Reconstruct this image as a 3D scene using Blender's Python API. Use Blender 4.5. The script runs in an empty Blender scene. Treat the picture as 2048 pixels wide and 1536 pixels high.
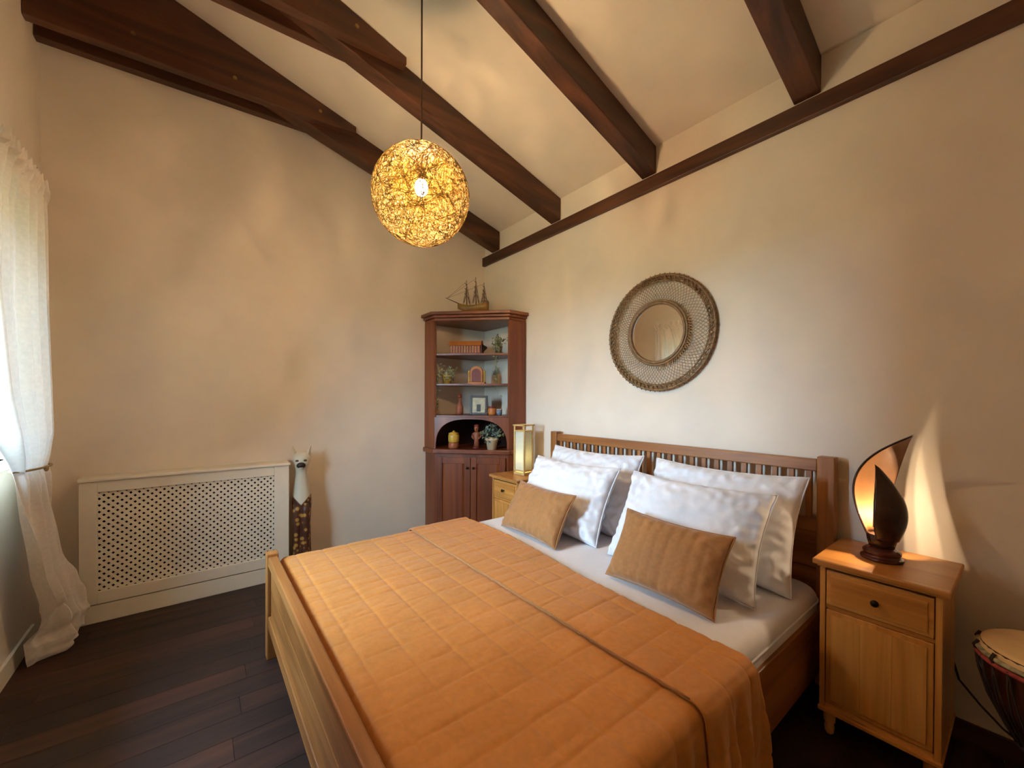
import bpy, math, random
from mathutils import Vector, Matrix, noise as mnoise
PI = math.pi
scene = bpy.context.scene
C = scene.collection

# ------------------------------------------------------------------ camera
F_PX, YAW, PITCH, ROLL, SHIFT_PX = 810.1, math.radians(37.89), math.radians(0.38), math.radians(0.26), 35.7
CAM = Vector((3.639, -2.453, 1.375))
fw = Vector((-math.cos(YAW)*math.cos(PITCH), math.sin(YAW)*math.cos(PITCH), -math.sin(PITCH)))
rt = fw.cross(Vector((0, 0, 1))).normalized(); up = rt.cross(fw)
r2 = rt*math.cos(ROLL) + up*math.sin(ROLL); u2 = -rt*math.sin(ROLL) + up*math.cos(ROLL)
cd = bpy.data.cameras.new('camera'); cam = bpy.data.objects.new('camera', cd); C.objects.link(cam)
cam.matrix_world = Matrix(((r2.x, u2.x, -fw.x, CAM.x), (r2.y, u2.y, -fw.y, CAM.y), (r2.z, u2.z, -fw.z, CAM.z), (0, 0, 0, 1)))
cd.sensor_width = 36; cd.lens = F_PX/2048*36; cd.shift_y = SHIFT_PX/2048; cd.clip_start = 0.02
scene.camera = cam

# ------------------------------------------------------------------ light
SKY = 60.0            # overcast daylight outside the window
PENDANT_W = 285.0
SHELL_W = 11.0
LANTERN_W = 1.1
w = bpy.data.worlds.new('overcast_sky'); scene.world = w; w.use_nodes = True
bg = w.node_tree.nodes['Background']; bg.inputs[0].default_value = (0.50, 0.765, 1.0, 1); bg.inputs[1].default_value = SKY
WIN = (0.55, 1.78, 1.07, 2.22)      # window opening x0 x1 z0 z1 in the left wall
pl = bpy.data.lights.new('window_portal', 'AREA'); pl.shape = 'RECTANGLE'; pl.size = WIN[1]-WIN[0]; pl.size_y = WIN[3]-WIN[2]
pl.cycles.is_portal = True
po = bpy.data.objects.new('window_portal', pl); C.objects.link(po)
po.location = ((WIN[0]+WIN[1])/2, -3.56, (WIN[2]+WIN[3])/2); po.rotation_euler = (PI/2, 0, 0)
vs = scene.view_settings
vs.view_transform = 'Standard'; vs.look = 'None'; vs.gamma = 1; vs.use_curve_mapping = False; vs.exposure = 0.66
scene.cycles.use_denoising = True
scene.cycles.max_bounces = 10; scene.cycles.diffuse_bounces = 6; scene.cycles.transparent_max_bounces = 24
scene.cycles.sample_clamp_indirect = 6

# ------------------------------------------------------------------ helpers
rnd = random.Random(7)

class MB:
    def __init__(s): s.v = []; s.f = []
    def quad(s, *p):
        n = len(s.v); s.v += [tuple(q) for q in p]; s.f.append(tuple(range(n, n+len(p)))); return s
    def box(s, a, b):
        x0, y0, z0 = (min(a[i], b[i]) for i in range(3)); x1, y1, z1 = (max(a[i], b[i]) for i in range(3))
        n = len(s.v)
        s.v += [(x0,y0,z0),(x1,y0,z0),(x1,y1,z0),(x0,y1,z0),(x0,y0,z1),(x1,y0,z1),(x1,y1,z1),(x0,y1,z1)]
        s.f += [tuple(n+i for i in q) for q in ((3,2,1,0),(4,5,6,7),(0,1,5,4),(1,2,6,5),(2,3,7,6),(3,0,4,7))]
        return s
    def prism(s, poly, axis, lo, hi):
        def P(a, b, c): return {'z': (a, b, c), 'x': (c, a, b), 'y': (a, c, b)}[axis]
        n = len(s.v); k = len(poly)
        s.v += [P(a, b, lo) for a, b in poly] + [P(a, b, hi) for a, b in poly]
        s.f += [tuple(range(n+k-1, n-1, -1)), tuple(range(n+k, n+2*k))]
        s.f += [(n+i, n+(i+1) % k, n+k+(i+1) % k, n+k+i) for i in range(k)]
        return s
    def loft(s, rings, cap=True, closed=True):
        n = len(s.v); k = len(rings[0])
        for r in rings: s.v += [tuple(p) for p in r]
        for j in range(len(rings)-1):
            for i in range(k if closed else k-1):
                a = n+j*k+i; b = n+j*k+(i+1) % k
                s.f.append((a, b, b+k, a+k))
        if cap and closed:
            s.f.append(tuple(range(n+k-1, n-1, -1))); m = n+(len(rings)-1)*k; s.f.append(tuple(range(m, m+k)))
        return s
    def lathe(s, prof, n=24, c=(0, 0, 0), cap=True):
        return s.loft([[(c[0]+r*math.cos(2*PI*i/n), c[1]+r*math.sin(2*PI*i/n), c[2]+z) for i in range(n)] for r, z in prof], cap)
    def tube(s, pts, r, n=6, closed=False, cap=True):
        pts = [Vector(p) for p in pts]; rings = []; m = len(pts); ref = None
        for i, p in enumerate(pts):
            a = pts[i-1] if (i > 0 or closed) else p; b = pts[(i+1) % m] if (i < m-1 or closed) else p
            t = (b-a).normalized()
            if ref is None: ref = Vector((0, 0, 1)) if abs(t.z) < .9 else Vector((1, 0, 0))
            e1 = (ref - t*ref.dot(t)).normalized(); ref = e1; e2 = t.cross(e1)
            rr = r(i/(m-1)) if callable(r) else r
            rings.append([p+e1*rr*math.cos(2*PI*k/n)+e2*rr*math.sin(2*PI*k/n) for k in range(n)])
        if closed: rings.append(rings[0]); return s.loft(rings, False)
        return s.loft(rings, cap)
    def ell(s, c, r, nu=16, nv=10):
        return s.loft([[(c[0]+r[0]*math.sin(PI*j/nv)*math.cos(2*PI*i/nu), c[1]+r[1]*math.sin(PI*j/nv)*math.sin(2*PI*i/nu), c[2]-r[2]*math.cos(PI*j/nv)) for i in range(nu)] for j in [.02]+list(range(1, nv))+[nv-.02]])
    def grid(s, fn, nu, nv):
        n = len(s.v)
        s.v += [tuple(fn(i/nu, j/nv)) for j in range(nv+1) for i in range(nu+1)]
        s.f += [(n+j*(nu+1)+i, n+j*(nu+1)+i+1, n+(j+1)*(nu+1)+i+1, n+(j+1)*(nu+1)+i) for j in range(nv) for i in range(nu)]
        return s
    def xf(s, M):
        s.v = [tuple(M @ Vector(p)) for p in s.v]; return s
    def build(s, name, mat, parent=None, smooth=False, bevel=0, solid=0, sub=0, angle=None, loc=None, weld=False):
        me = bpy.data.meshes.new(name); me.from_pydata(s.v, [], s.f); me.update()
        o = bpy.data.objects.new(name, me); C.objects.link(o)
        if mat: me.materials.append(mat)
        if parent: o.parent = parent
        if loc: o.location = loc
        if smooth: me.polygons.foreach_set('use_smooth', [True]*len(me.polygons))
        if weld: md = o.modifiers.new('weld', 'WELD'); md.merge_threshold = 1e-4
        if solid: md = o.modifiers.new('thickness', 'SOLIDIFY'); md.thickness = solid; md.offset = 0
        if bevel: md = o.modifiers.new('bevel', 'BEVEL'); md.width = bevel; md.segments = 2; md.limit_method = 'ANGLE'; md.angle_limit = math.radians(40)
        if sub: md = o.modifiers.new('sub', 'SUBSURF'); md.levels = sub; md.render_levels = sub
        return o

def tag(o, label, cat, group=None):
    o['label'] = label; o['category'] = cat
    if group: o['group'] = group
    return o
def thing(name, label, cat, loc=(0, 0, 0), rotz=0, group=None):
    o = bpy.data.objects.new(name, None); C.objects.link(o); o.empty_display_size = .1
    o.location = loc; o.rotation_euler = (0, 0, rotz)
    return tag(o, label, cat, group)
def struct(o): o['kind'] = 'structure'; return o
def copy_tree(o, parent=None):
    c = o.copy(); C.objects.link(c); c.parent = parent
    for ch in list(o.children): copy_tree(ch, c)
    return c

# ------------------------------------------------------------------ materials
def newmat(name):
    m = bpy.data.materials.new(name); m.use_nodes = True
    nt = m.node_tree; return m, nt, nt.nodes['Principled BSDF']
def ramp(nt, stops):
    r = nt.nodes.new('ShaderNodeValToRGB'); e = r.color_ramp.elements
    e[0].position, e[0].color = stops[0][0], (*stops[0][1], 1); e[1].position, e[1].color = stops[-1][0], (*stops[-1][1], 1)
    for p, c in stops[1:-1]:
        q = e.new(p); q.color = (*c, 1)
    return r
def coords(nt, scale, randomise=True):
    tc = nt.nodes.new('ShaderNodeTexCoord'); mp = nt.nodes.new('ShaderNodeMapping'); mp.inputs['Scale'].default_value = scale
    nt.links.new(tc.outputs['Object'], mp.inputs[0])
    if randomise:
        oi = nt.nodes.new('ShaderNodeObjectInfo'); mu = nt.nodes.new('ShaderNodeMath'); mu.operation = 'MULTIPLY'; mu.inputs[1].default_value = 37
        nt.links.new(oi.outputs['Random'], mu.inputs[0])
        nt.links.new(mu.outputs[0], mp.inputs['Location'])
    return mp
def noise(nt, vec, scale, detail=3, dist=0):
    n = nt.nodes.new('ShaderNodeTexNoise'); n.inputs['Scale'].default_value = scale; n.inputs['Detail'].default_value = detail; n.inputs['Distortion'].default_value = dist
    nt.links.new(vec.outputs[0], n.inputs['Vector']); return n
def bump(nt, b, h, strength, dist=.002):
    n = nt.nodes.new('ShaderNodeBump'); n.inputs['Strength'].default_value = strength; n.inputs['Distance'].default_value = dist
    nt.links.new(h, n.inputs['Height']); nt.links.new(n.outputs[0], b.inputs['Normal'])
def plain(name, col, rough=.6, var=.06, scale=30, metal=0, bumps=0, sheen=0):
    m, nt, b = newmat(name); mp = coords(nt, (1, 1, 1)); n = noise(nt, mp, scale, 4)
    lo = tuple(max(0, c*(1-var)) for c in col); hi = tuple(min(1, c*(1+var)) for c in col)
    r = ramp(nt, [(.3, lo), (.7, hi)]); nt.links.new(n.outputs['Fac'], r.inputs[0]); nt.links.new(r.outputs[0], b.inputs['Base Color'])
    b.inputs['Roughness'].default_value = rough; b.inputs['Metallic'].default_value = metal
    if bumps: bump(nt, b, n.outputs['Fac'], bumps)
    if sheen: b.inputs['Sheen Weight'].default_value = sheen
    return m
def wood(name, dark, mid, light, axis='x', grain=9, rough=.45, knots=0, tone=0):
    m, nt, b = newmat(name)
    sc = {'x': (.09, 1, 1), 'y': (1, .09, 1), 'z': (1, 1, .09)}[axis]
    mp = coords(nt, sc); n = noise(nt, mp, grain, 5, 1.2)
    r = ramp(nt, [(.28, dark), (.5, mid), (.72, light)]); nt.links.new(n.outputs['Fac'], r.inputs[0])
    mp2 = coords(nt, {'x': (.03, 1, 1), 'y': (1, .03, 1), 'z': (1, 1, .03)}[axis]); n2 = noise(nt, mp2, grain*9, 2)
    mx = nt.nodes.new('ShaderNodeMix'); mx.data_type = 'RGBA'; mx.blend_type = 'MULTIPLY'; mx.inputs[0].default_value = .45
    r2_ = ramp(nt, [(.3, (.6, .55, .5)), (.65, (1, 1, 1))]); nt.links.new(n2.outputs['Fac'], r2_.inputs[0])
    nt.links.new(r.outputs[0], mx.inputs[6]); nt.links.new(r2_.outputs[0], mx.inputs[7]); out = mx.outputs[2]
    if knots:
        mp3 = coords(nt, {'x': (.45, 1, 1), 'y': (1, .45, 1), 'z': (1, 1, .45)}[axis]); vo = nt.nodes.new('ShaderNodeTexVoronoi'); vo.inputs['Scale'].default_value = knots
        nt.links.new(mp3.outputs[0], vo.inputs['Vector'])
        rk = ramp(nt, [(.05, (.32, .2, .12)), (.14, (1, 1, 1))]); nt.links.new(vo.outputs['Distance'], rk.inputs[0])
        mk = nt.nodes.new('ShaderNodeMix'); mk.data_type = 'RGBA'; mk.blend_type = 'MULTIPLY'; mk.inputs[0].default_value = .8
        nt.links.new(out, mk.inputs[6]); nt.links.new(rk.outputs[0], mk.inputs[7]); out = mk.outputs[2]
    if tone:
        oi = nt.nodes.new('ShaderNodeObjectInfo'); rt_ = ramp(nt, [(0, (1-tone,)*3), (1, (1+tone*.5, 1+tone*.4, 1+tone*.4))]); nt.links.new(oi.outputs['Random'], rt_.inputs[0])
        mt = nt.nodes.new('ShaderNodeMix'); mt.data_type = 'RGBA'; mt.blend_type = 'MULTIPLY'; mt.inputs[0].default_value = 1
        nt.links.new(out, mt.inputs[6]); nt.links.new(rt_.outputs[0], mt.inputs[7]); out = mt.outputs[2]
    nt.links.new(out, b.inputs['Base Color']); b.inputs['Roughness'].default_value = rough
    bump(nt, b, n2.outputs['Fac'], .15, .001)
    return m
def emit(name, col, s):
    m, nt, b = newmat(name); b.inputs['Base Color'].default_value = (*col, 1); b.inputs['Emission Color'].default_value = (*col, 1); b.inputs['Emission Strength'].default_value = s; return m
def translucent(name, col, tcol, fac, rough=.8, weave=0):
    m, nt, b = newmat(name); out = nt.nodes['Material Output']
    b.inputs['Base Color'].default_value = (*col, 1); b.inputs['Roughness'].default_value = rough
    t = nt.nodes.new('ShaderNodeBsdfTranslucent'); t.inputs[0].default_value = (*tcol, 1)
    mx = nt.nodes.new('ShaderNodeMixShader'); mx.inputs[0].default_value = fac
    nt.links.new(b.outputs[0], mx.inputs[1]); nt.links.new(t.outputs[0], mx.inputs[2]); nt.links.new(mx.outputs[0], out.inputs[0])
    mp = coords(nt, (1, 1, 1)); n = noise(nt, mp, weave or 60, 3)
    r = ramp(nt, [(.3, tuple(c*.9 for c in col)), (.7, col)]); nt.links.new(n.outputs['Fac'], r.inputs[0]); nt.links.new(r.outputs[0], b.inputs['Base Color'])
    return m

M = {}
M['wall'] = plain('wall_paint', (.78, .69, .58), .9, .025, 6, bumps=.05)
M['ceiling'] = plain('ceiling_paint', (.73, .625, .51), .9, .025, 5)
M['beam_x'] = wood('dark_beam_wood', (.024, .009, .004), (.075, .025, .010), (.15, .052, .020), 'x', 7, .5)
M['beam'] = wood('dark_rafter_wood', (.024, .009, .004), (.075, .025, .010), (.15, .052, .020), 'y', 7, .5, 2.2)
pine = ((.20, .068, .016), (.34, .13, .032), (.47, .20, .058))
for a in 'xyz': M['pine_'+a] = wood('honey_pine_'+a, *pine, a, 8, .38, 3.0)
npine = ((.46, .17, .032), (.65, .285, .062), (.78, .40, .11))
for a in 'xz': M['npine_'+a] = wood('light_pine_'+a, *npine, a, 7, .35, 5.0)
M['top_pine'] = wood('orange_pine_top', (.42, .16, .035), (.56, .24, .06), (.66, .32, .09), 'x', 7, .3)
for a in 'xz': M['cherry_'+a] = wood('cherry_wood_'+a, (.10, .024, .008), (.19, .048, .014), (.27, .08, .024), a, 6, .35)
M['cherry_shade'] = wood('cherry_interior_shade', (.02, .006, .003), (.035, .011, .005), (.05, .018, .008), 'z', 6, .5)  # cherry darkened to paint in the shade of recesses
M['floor'] = wood('dark_laminate', (.017, .0062, .0038), (.042, .0150, .0085), (.078, .027, .013), 'y', 10, .55, 0, .5)
M['floorbase'] = plain('floor_underlay', (.01, .006, .004), .9)
M['white_wood'] = plain('cream_white_paint', (.80, .74, .62), .5, .02, 20)
M['sheet'] = plain('white_cotton', (.80, .81, .86), .85, .02, 40, sheen=.2)
M['mattress'] = plain('mattress_sheet', (.78, .77, .80), .85, .02, 30)
M['cover'] = plain('ochre_quilt', (.545, .208, .031), .62, .07, 55, bumps=.2, sheen=.15)
M['cushion'] = plain('ochre_velvet', (.37, .16, .042), .75, .10, 60, sheen=.35)
M['curtain'] = translucent('sheer_curtain', (.86, .80, .73), (.80, .77, .75), .05)
M['rope'] = plain('gold_tieback', (.30, .20, .07), .7)
M['metal_dark'] = plain('dark_metal', (.03, .02, .014), .4, metal=.7)
M['metal_gold'] = plain('bronze', (.35, .22, .08), .35, metal=.9)
M['mirror'] = newmat('mirror_glass')[0]
_b = M['mirror'].node_tree.nodes['Principled BSDF']; _b.inputs['Metallic'].default_value = 1; _b.inputs['Roughness'].default_value = .02; _b.inputs['Base Color'].default_value = (.86, .86, .84, 1)
M['rattan'] = plain('rattan', (.20, .105, .035), .45, .35, 40)
M['rattan_light'] = plain('pale_rattan', (.42, .26, .11), .45, .35, 60)
M['cord'] = plain('pendant_cord', (.10, .05, .02), .6)
M['strand'] = translucent('yellow_paper_strand', (.21, .132, .010), (.25, .15, .010), .40, .6)
M['bulb'] = emit('glowing_bulb', (1, .82, .52), 60)
M['bulb_small'] = emit('glowing_small_bulb', (1, .80, .5), 40)
M['shell_in'] = plain('pale_wood_leaf', (.15, .062, .018), .5, .1, 25)
M['shell_dark'] = plain('dark_lacquer_wood', (.035, .014, .008), .25, .3, 20)
M['lamp_base'] = plain('red_brown_lacquer', (.075, .016, .009), .22, .2, 20)
M['paper'] = translucent('rice_paper', (.78, .78, .66), (.80, .80, .62), .22)
M['bamboo'] = plain('pale_bamboo', (.62, .42, .16), .45, .12, 40)
M['black_cable'] = plain('cable', (.03, .018, .012), .5)
M['skin'] = plain('goat_skin_head', (.85, .58, .28), .6, .08, 12)
M['drum'] = wood('drum_wood', (.03, .008, .004), (.07, .018, .008), (.12, .035, .015), 'z', 9, .35)
M['drum_rope'] = plain('drum_rope', (.035, .02, .015), .8)
M['drum_rim'] = plain('striped_rim_rope', (.40, .34, .20), .8, .5, 60)
M['red_rope'] = plain('red_rim_rope', (.35, .05, .04), .8, .3, 60)
M['leaf'] = plain('leaf_green', (.16, .20, .085), .6, .5, 18)
M['leaf_pale'] = plain('pale_leaf', (.30, .32, .17), .6, .4, 18)
M['leaf_blue'] = plain('blue_green_leaf', (.12, .17, .14), .6, .4, 18)
M['pot'] = plain('cream_pot', (.66, .52, .34), .5)
M['yellow'] = plain('yellow_glaze', (.55, .33, .05), .35, .15, 15)
M['orange'] = plain('orange_clay', (.48, .16, .03), .5, .15, 15)
M['terracotta'] = plain('red_brown_clay', (.26, .075, .03), .5, .25, 15)
M['maroon'] = plain('maroon_paint', (.16, .02, .012), .5, .15, 15)
M['black'] = plain('black_frame', (.02, .012, .01), .4)
M['paper_print'] = plain('cream_picture', (.50, .48, .34), .6, .25, 22)
M['grey_print'] = plain('dark_picture', (.06, .07, .06), .6)
M['blue_glaze'] = plain('blue_glaze', (.16, .20, .26), .3)
M['cream'] = plain('cream_ceramic', (.62, .55, .42), .5)
M['ship_hull'] = plain('ship_hull_wood', (.24, .125, .02), .4, .25, 30)
M['ship_dark'] = plain('ship_dark_wood', (.09, .045, .015), .5, .2, 30)
M['ship_base'] = plain('ship_base_wood', (.45, .23, .06), .4, .2, 30)
M['glass'] = newmat('window_glass')[0]
_nt = M['glass'].node_tree; _t = _nt.nodes.new('ShaderNodeBsdfTransparent'); _g = _nt.nodes.new('ShaderNodeBsdfGlossy'); _g.inputs['Roughness'].default_value = .02
_m = _nt.nodes.new('ShaderNodeMixShader'); _m.inputs[0].default_value = .06
_nt.links.new(_t.outputs[0], _m.inputs[1]); _nt.links.new(_g.outputs[0], _m.inputs[2]); _nt.links.new(_m.outputs[0], _nt.nodes['Material Output'].inputs[0])

# painted cat: cream head and chest, brown body with ochre spots below a zigzag line
def cat_mat():
    m, nt, b = newmat('painted_cat'); L = nt.links.new
    tc = nt.nodes.new('ShaderNodeTexCoord'); sx = nt.nodes.new('ShaderNodeSeparateXYZ'); L(tc.outputs['Object'], sx.inputs[0])
    ab = nt.nodes.new('ShaderNodeMath'); ab.operation = 'ABSOLUTE'; L(sx.outputs['Y'], ab.inputs[0])
    ml = nt.nodes.new('ShaderNodeMath'); ml.operation = 'MULTIPLY_ADD'; ml.inputs[1].default_value = -1.1; L(ab.outputs[0], ml.inputs[0]); L(sx.outputs['Z'], ml.inputs[2])
    st = ramp(nt, [(.545, (0, 0, 0)), (.55, (1, 1, 1))]); L(ml.outputs[0], st.inputs[0])
    vo = nt.nodes.new('ShaderNodeTexVoronoi'); vo.inputs['Scale'].default_value = 26; L(tc.outputs['Object'], vo.inputs['Vector'])
    sp = ramp(nt, [(.3, (.42, .24, .05)), (.42, (.10, .03, .012)), (.8, (.06, .02, .01))]); L(vo.outputs['Distance'], sp.inputs[0])
    mx = nt.nodes.new('ShaderNodeMix'); mx.data_type = 'RGBA'; L(st.outputs[0], mx.inputs[0]); L(sp.outputs[0], mx.inputs[6]); mx.inputs[7].default_value = (.62, .58, .46, 1)
    L(mx.outputs[2], b.inputs['Base Color']); b.inputs['Roughness'].default_value = .45
    return m
M['cat'] = cat_mat()

# ------------------------------------------------------------------ room
LX, LY, T = 5.0, 3.187, .15
T3 = .38          # thick outer wall with the window
CZ0, SL = 3.09, .30
def cz(y): return CZ0 - SL*y
floor = struct(MB().box((-T, T, -.14), (LX+T, -LY-T, -.016)).build('floor', M['floorbase']))
PW = .128
row = 0; x = 0.0
pm = {}
while x < LX-.01:
    wdt = min(PW, LX-x); y = -((row*.47) % 1.25)
    y0 = 0.0; y = -(.35+((row*.47) % 0.9))
    while True:
        y1 = max(y, -LY)
        MB().box((x+.0008, y0-.0008, -.016), (x+wdt-.0008, y1+.0008, 0)).build('plank', M['floor'], floor)
        if y1 <= -LY: break
        y0 = y1; y -= 1.28
    x += wdt; row += 1
struct(MB().prism([(-LY-T, -.14), (T, -.14), (T, cz(T)), (-LY-T, cz(-LY-T))], 'x', -T, 0).build('wall_far', M['wall']))
struct(MB().prism([(-LY-T, -.14), (T, -.14), (T, cz(T)), (-LY-T, cz(-LY-T))], 'x', LX, LX+T).build('wall_near', M['wall']))
struct(MB().box((0, 0, -.14), (LX, T, cz(0))).build('wall_right', M['wall']))
wl = MB(); zt = cz(-LY)
wl.box((0, -LY-T3, -.14), (WIN[0], -LY, zt)); wl.box((WIN[1], -LY-T3, -.14), (LX, -LY, zt))
wl.box((WIN[0], -LY-T3, -.14), (WIN[1], -LY, WIN[2])); wl.box((WIN[0], -LY-T3, WIN[3]), (WIN[1], -LY, zt))
struct(wl.build('wall_left', M['wall']))
struct(MB().prism([(T, cz(T)), (T, cz(T)+.12), (-LY-T, cz(-LY-T)+.12), (-LY-T, cz(-LY-T))], 'x', -T, LX+T).build('ceiling', M['ceiling']))
struct(MB().box((0, 0, 2.795), (LX, -.035, 2.885)).build('trim_1', M['beam_x'], bevel=.004))
struct(MB().box((.75, 0, 0), (LX, -.015, .085)).build('baseboard_right', M['beam_x'], bevel=.003))
struct(MB().box((.2, -LY, 0), (LX, -LY+.015, .10)).build('baseboard_left', M['white_wood'], bevel=.003))
struct(MB().box((0, -.75, 0), (.015, -1.85, .085)).build('baseboard_far', M['beam_x'], bevel=.003))
struct(MB().box((-40, -LY-T3-.2, -.5), (40, -60, -.3)).build('ground', M['leaf']))
struct(MB().box((-5, -LY-T3-.02, -.3), (-1.1, -9.2, 3.6)).prism([(-LY-T3-.02, 3.6), (-9.3, 3.6), (-6.4, 5.2)], 'x', -5.2, -.95).build('daylight_blocker', M['beam_x']))  # unseen block added to keep daylight off the right of the headboard wall
# window
x0, x1, z0, z1 = WIN
wf = struct(MB().box((x0, -LY-T3+.05, z0), (x0+.05, -LY-T3+.17, z1)).box((x1-.05, -LY-T3+.05, z0), (x1, -LY-T3+.17, z1)).box((x0, -LY-T3+.05, z1-.05), (x1, -LY-T3+.17, z1)).box((x0, -LY-T3+.05, z0), (x1, -LY-T3+.17, z0+.05)).build('window_1', M['white_wood'], bevel=.004))
xm = (x0+x1)/2
for a, b in ((x0+.05, xm), (xm, x1-.05)):
    s = MB().box((a, -LY-T3+.09, z0+.05), (a+.045, -LY-T3+.13, z1-.05)).box((b-.045, -LY-T3+.09, z0+.05), (b, -LY-T3+.13, z1-.05)).box((a, -LY-T3+.09, z0+.05), (b, -LY-T3+.13, z0+.095)).box((a, -LY-T3+.09, z1-.095), (b, -LY-T3+.13, z1-.05)).build('sash', M['white_wood'], wf, bevel=.003)
    MB().box((a+.045, -LY-T3+.107, z0+.095), (b-.045, -LY-T3+.112, z1-.095)).build('pane', M['glass'], s)
MB().box((x0-.02, -LY-T3+.17, z0-.03), (x1+.02, -LY+.05, z0)).build('window_sill', M['white_wood'], wf, bevel=.006)

# ------------------------------------------------------------------ roof beams
def z_raf(y): return 2.905 - SL*y
specs = [(.142, .275, 'dark rafter with two bolted ties nearest the far corner by the radiator wall'),
         (1.039, .117+1.039, 'dark rafter with bolted ties passing right behind the pendant cord'),
         (1.957, 2.065, 'dark plain rafter between the pendant lamp and the round mirror'),
         (2.865, 2.982, 'dark rafter nearest the camera at the upper right of the ceiling')]
for i, (a, b, lab) in enumerate(specs):
    t = thing('ceiling_beam', lab, 'beam', (a, 0, z_raf(0)), 0, 'dark timbers across the sloping ceiling')
    def loc(mb): return mb.xf(Matrix.Translation((-a, 0, -z_raf(0))))
    loc(MB().prism([(-.002, z_raf(0)), (-.002, cz(0)-.002), (-LY+.002, cz(-LY)-.002), (-LY+.002, z_raf(-LY))], 'x', a, b)).build('rafter', M['beam'], t, bevel=.006)
    ty = -1.455 if i == 0 else -1.415
    for c0, c1, dz in ((b, b+.06, 0), (a-.06, a, .02)):
        yk = -1.78 if dz == 0 else -1.80
        poly = [(ty, cz(ty)-.003), (ty, cz(ty)-.05), (ty-.30, 3.455+dz), (-LY+.002, 3.41+dz), (-LY+.002, cz(-LY)-.003)]
        loc(MB().prism(poly, 'x', c0, c1)).build('collar_tie', M['beam'], t, bevel=.004)
    for by, bz in ((-1.72, 3.53), (-2.25, 3.52), (-2.75, 3.54)):
        MB().tube([(b+.058-a, by, bz-z_raf(0)), (b+.068-a, by, bz-z_raf(0))], .012, 8).build('bolt', M['metal_gold'], t)

# ------------------------------------------------------------------ bed
BX0, BX1, BY0, BY1 = 1.13, 3.07, -.025, -2.165
bed = thing('bed', 'honey pine double bed frame with slatted headboard', 'bed', (2.1, -1.1, 0))
def bl(mb): return mb.xf(Matrix.Translation((-2.1, 1.1, 0)))
for a in (BX0, BX1-.07):
    bl(MB().box((a, BY0, 0), (a+.07, BY0-.06, 1.105))).build('headboard_post', M['pine_z'], bed, bevel=.005)
    bl(MB().box((a, BY1, 0), (a+.06, BY1+.055, .556))).build('footboard_post', M['pine_z'], bed, bevel=.005)
bl(MB().box((BX0+.07, BY0-.008, 1.03), (BX1-.07, BY0-.052, 1.088))).build('headboard_top_rail', M['pine_x'], bed, bevel=.005)
bl(MB().box((BX0+.07, BY0-.012, .735), (BX1-.07, BY0-.05, .80))).build('headboard_middle_rail', M['pine_x'], bed, bevel=.004)
for k in range(3):
    bl(MB().box((BX0+.07, BY0-.02, .20+k*.179), (BX1-.07, BY0-.042, .376+k*.179))).build('headboard_board', M['pine_x'], bed, bevel=.003)
NS = 24
for k in range(NS):
    xc = BX0+.07 + (k+.5)*(BX1-BX0-.14)/NS
    bl(MB().box((xc-.0125, BY0-.02, .80), (xc+.0125, BY0-.042, 1.03))).build('headboard_slat', M['pine_z'], bed, bevel=.002)
for a in (BX0+.02, BX1-.05):
    bl(MB().box((a, BY0-.06, .13), (a+.03, BY1+.06, .405))).build('side_rail', M['pine_y'], bed, bevel=.004)
bl(MB().box((BX0+.06, BY1+.006, .49), (BX1-.06, BY1+.050, .542))).build('footboard_top_rail', M['pine_x'], bed, bevel=.006)
for k in range(2):
    bl(MB().box((BX0+.07, BY1+.018, .235+k*.128), (BX1-.07, BY1+.038, .362+k*.128))).build('footboard_board', M['pine_x'], bed, bevel=.003)
bl(MB().box((BX0+.07, BY1+.004, .17), (BX1-.07, BY1+.05, .235))).build('footboard_bottom_rail', M['pine_x'], bed, bevel=.005)
bl(MB().box((BX0+.09, BY0-.07, .22), (BX1-.09, BY1+.07, .245))).build('slatted_base', M['pine_x'], bed)

# ------------------------------------------------------------------ mattress with fitted sheet
MX0, MX1, MY0, MY1, MZ0, MZ1 = 1.185, 3.035, -.10, -2.10, .25, .50
def rrect(x0, x1, y0, y1, r, z, n=8):
    p = []
    for cx, cy, a0 in ((x1-r, y0-r, 0), (x0+r, y0-r, 90), (x0+r, y1+r, 180), (x1-r, y1+r, 270)):
        for k in range(n+1):
            a = math.radians(a0+90*k/n); p.append((cx+r*math.cos(a), cy+r*math.sin(a), z))
    return p
ma = MB(); rings = []
for k in range(7):
    a = PI/2*k/6; e = .05*(1-math.cos(a)); rings.append(rrect(MX0+.05-.05*math.sin(a), MX1-.05+.05*math.sin(a), MY0-.05+.05*math.sin(a), MY1+.05-.05*math.sin(a), .10, MZ0+e))
for k in range(9):
    a = PI/2*k/8; q = .05*(1-math.cos(a)); rings.append(rrect(MX0+q, MX1-q, MY0-q, MY1+q, .10-q*.6, MZ1-.05+.05*math.sin(a)))
ma.loft(rings)
mat_o = tag(ma.build('mattress', M['mattress'], smooth=True), 'mattress in a white fitted sheet lying in the pine bed', 'mattress')
MB().tube(rrect(MX0-.001, MX1+.001, MY0+.001, MY1-.001, .10, MZ1-.055), .005, 6, True).build('sheet_seam', M['sheet'], mat_o, smooth=True)

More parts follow.
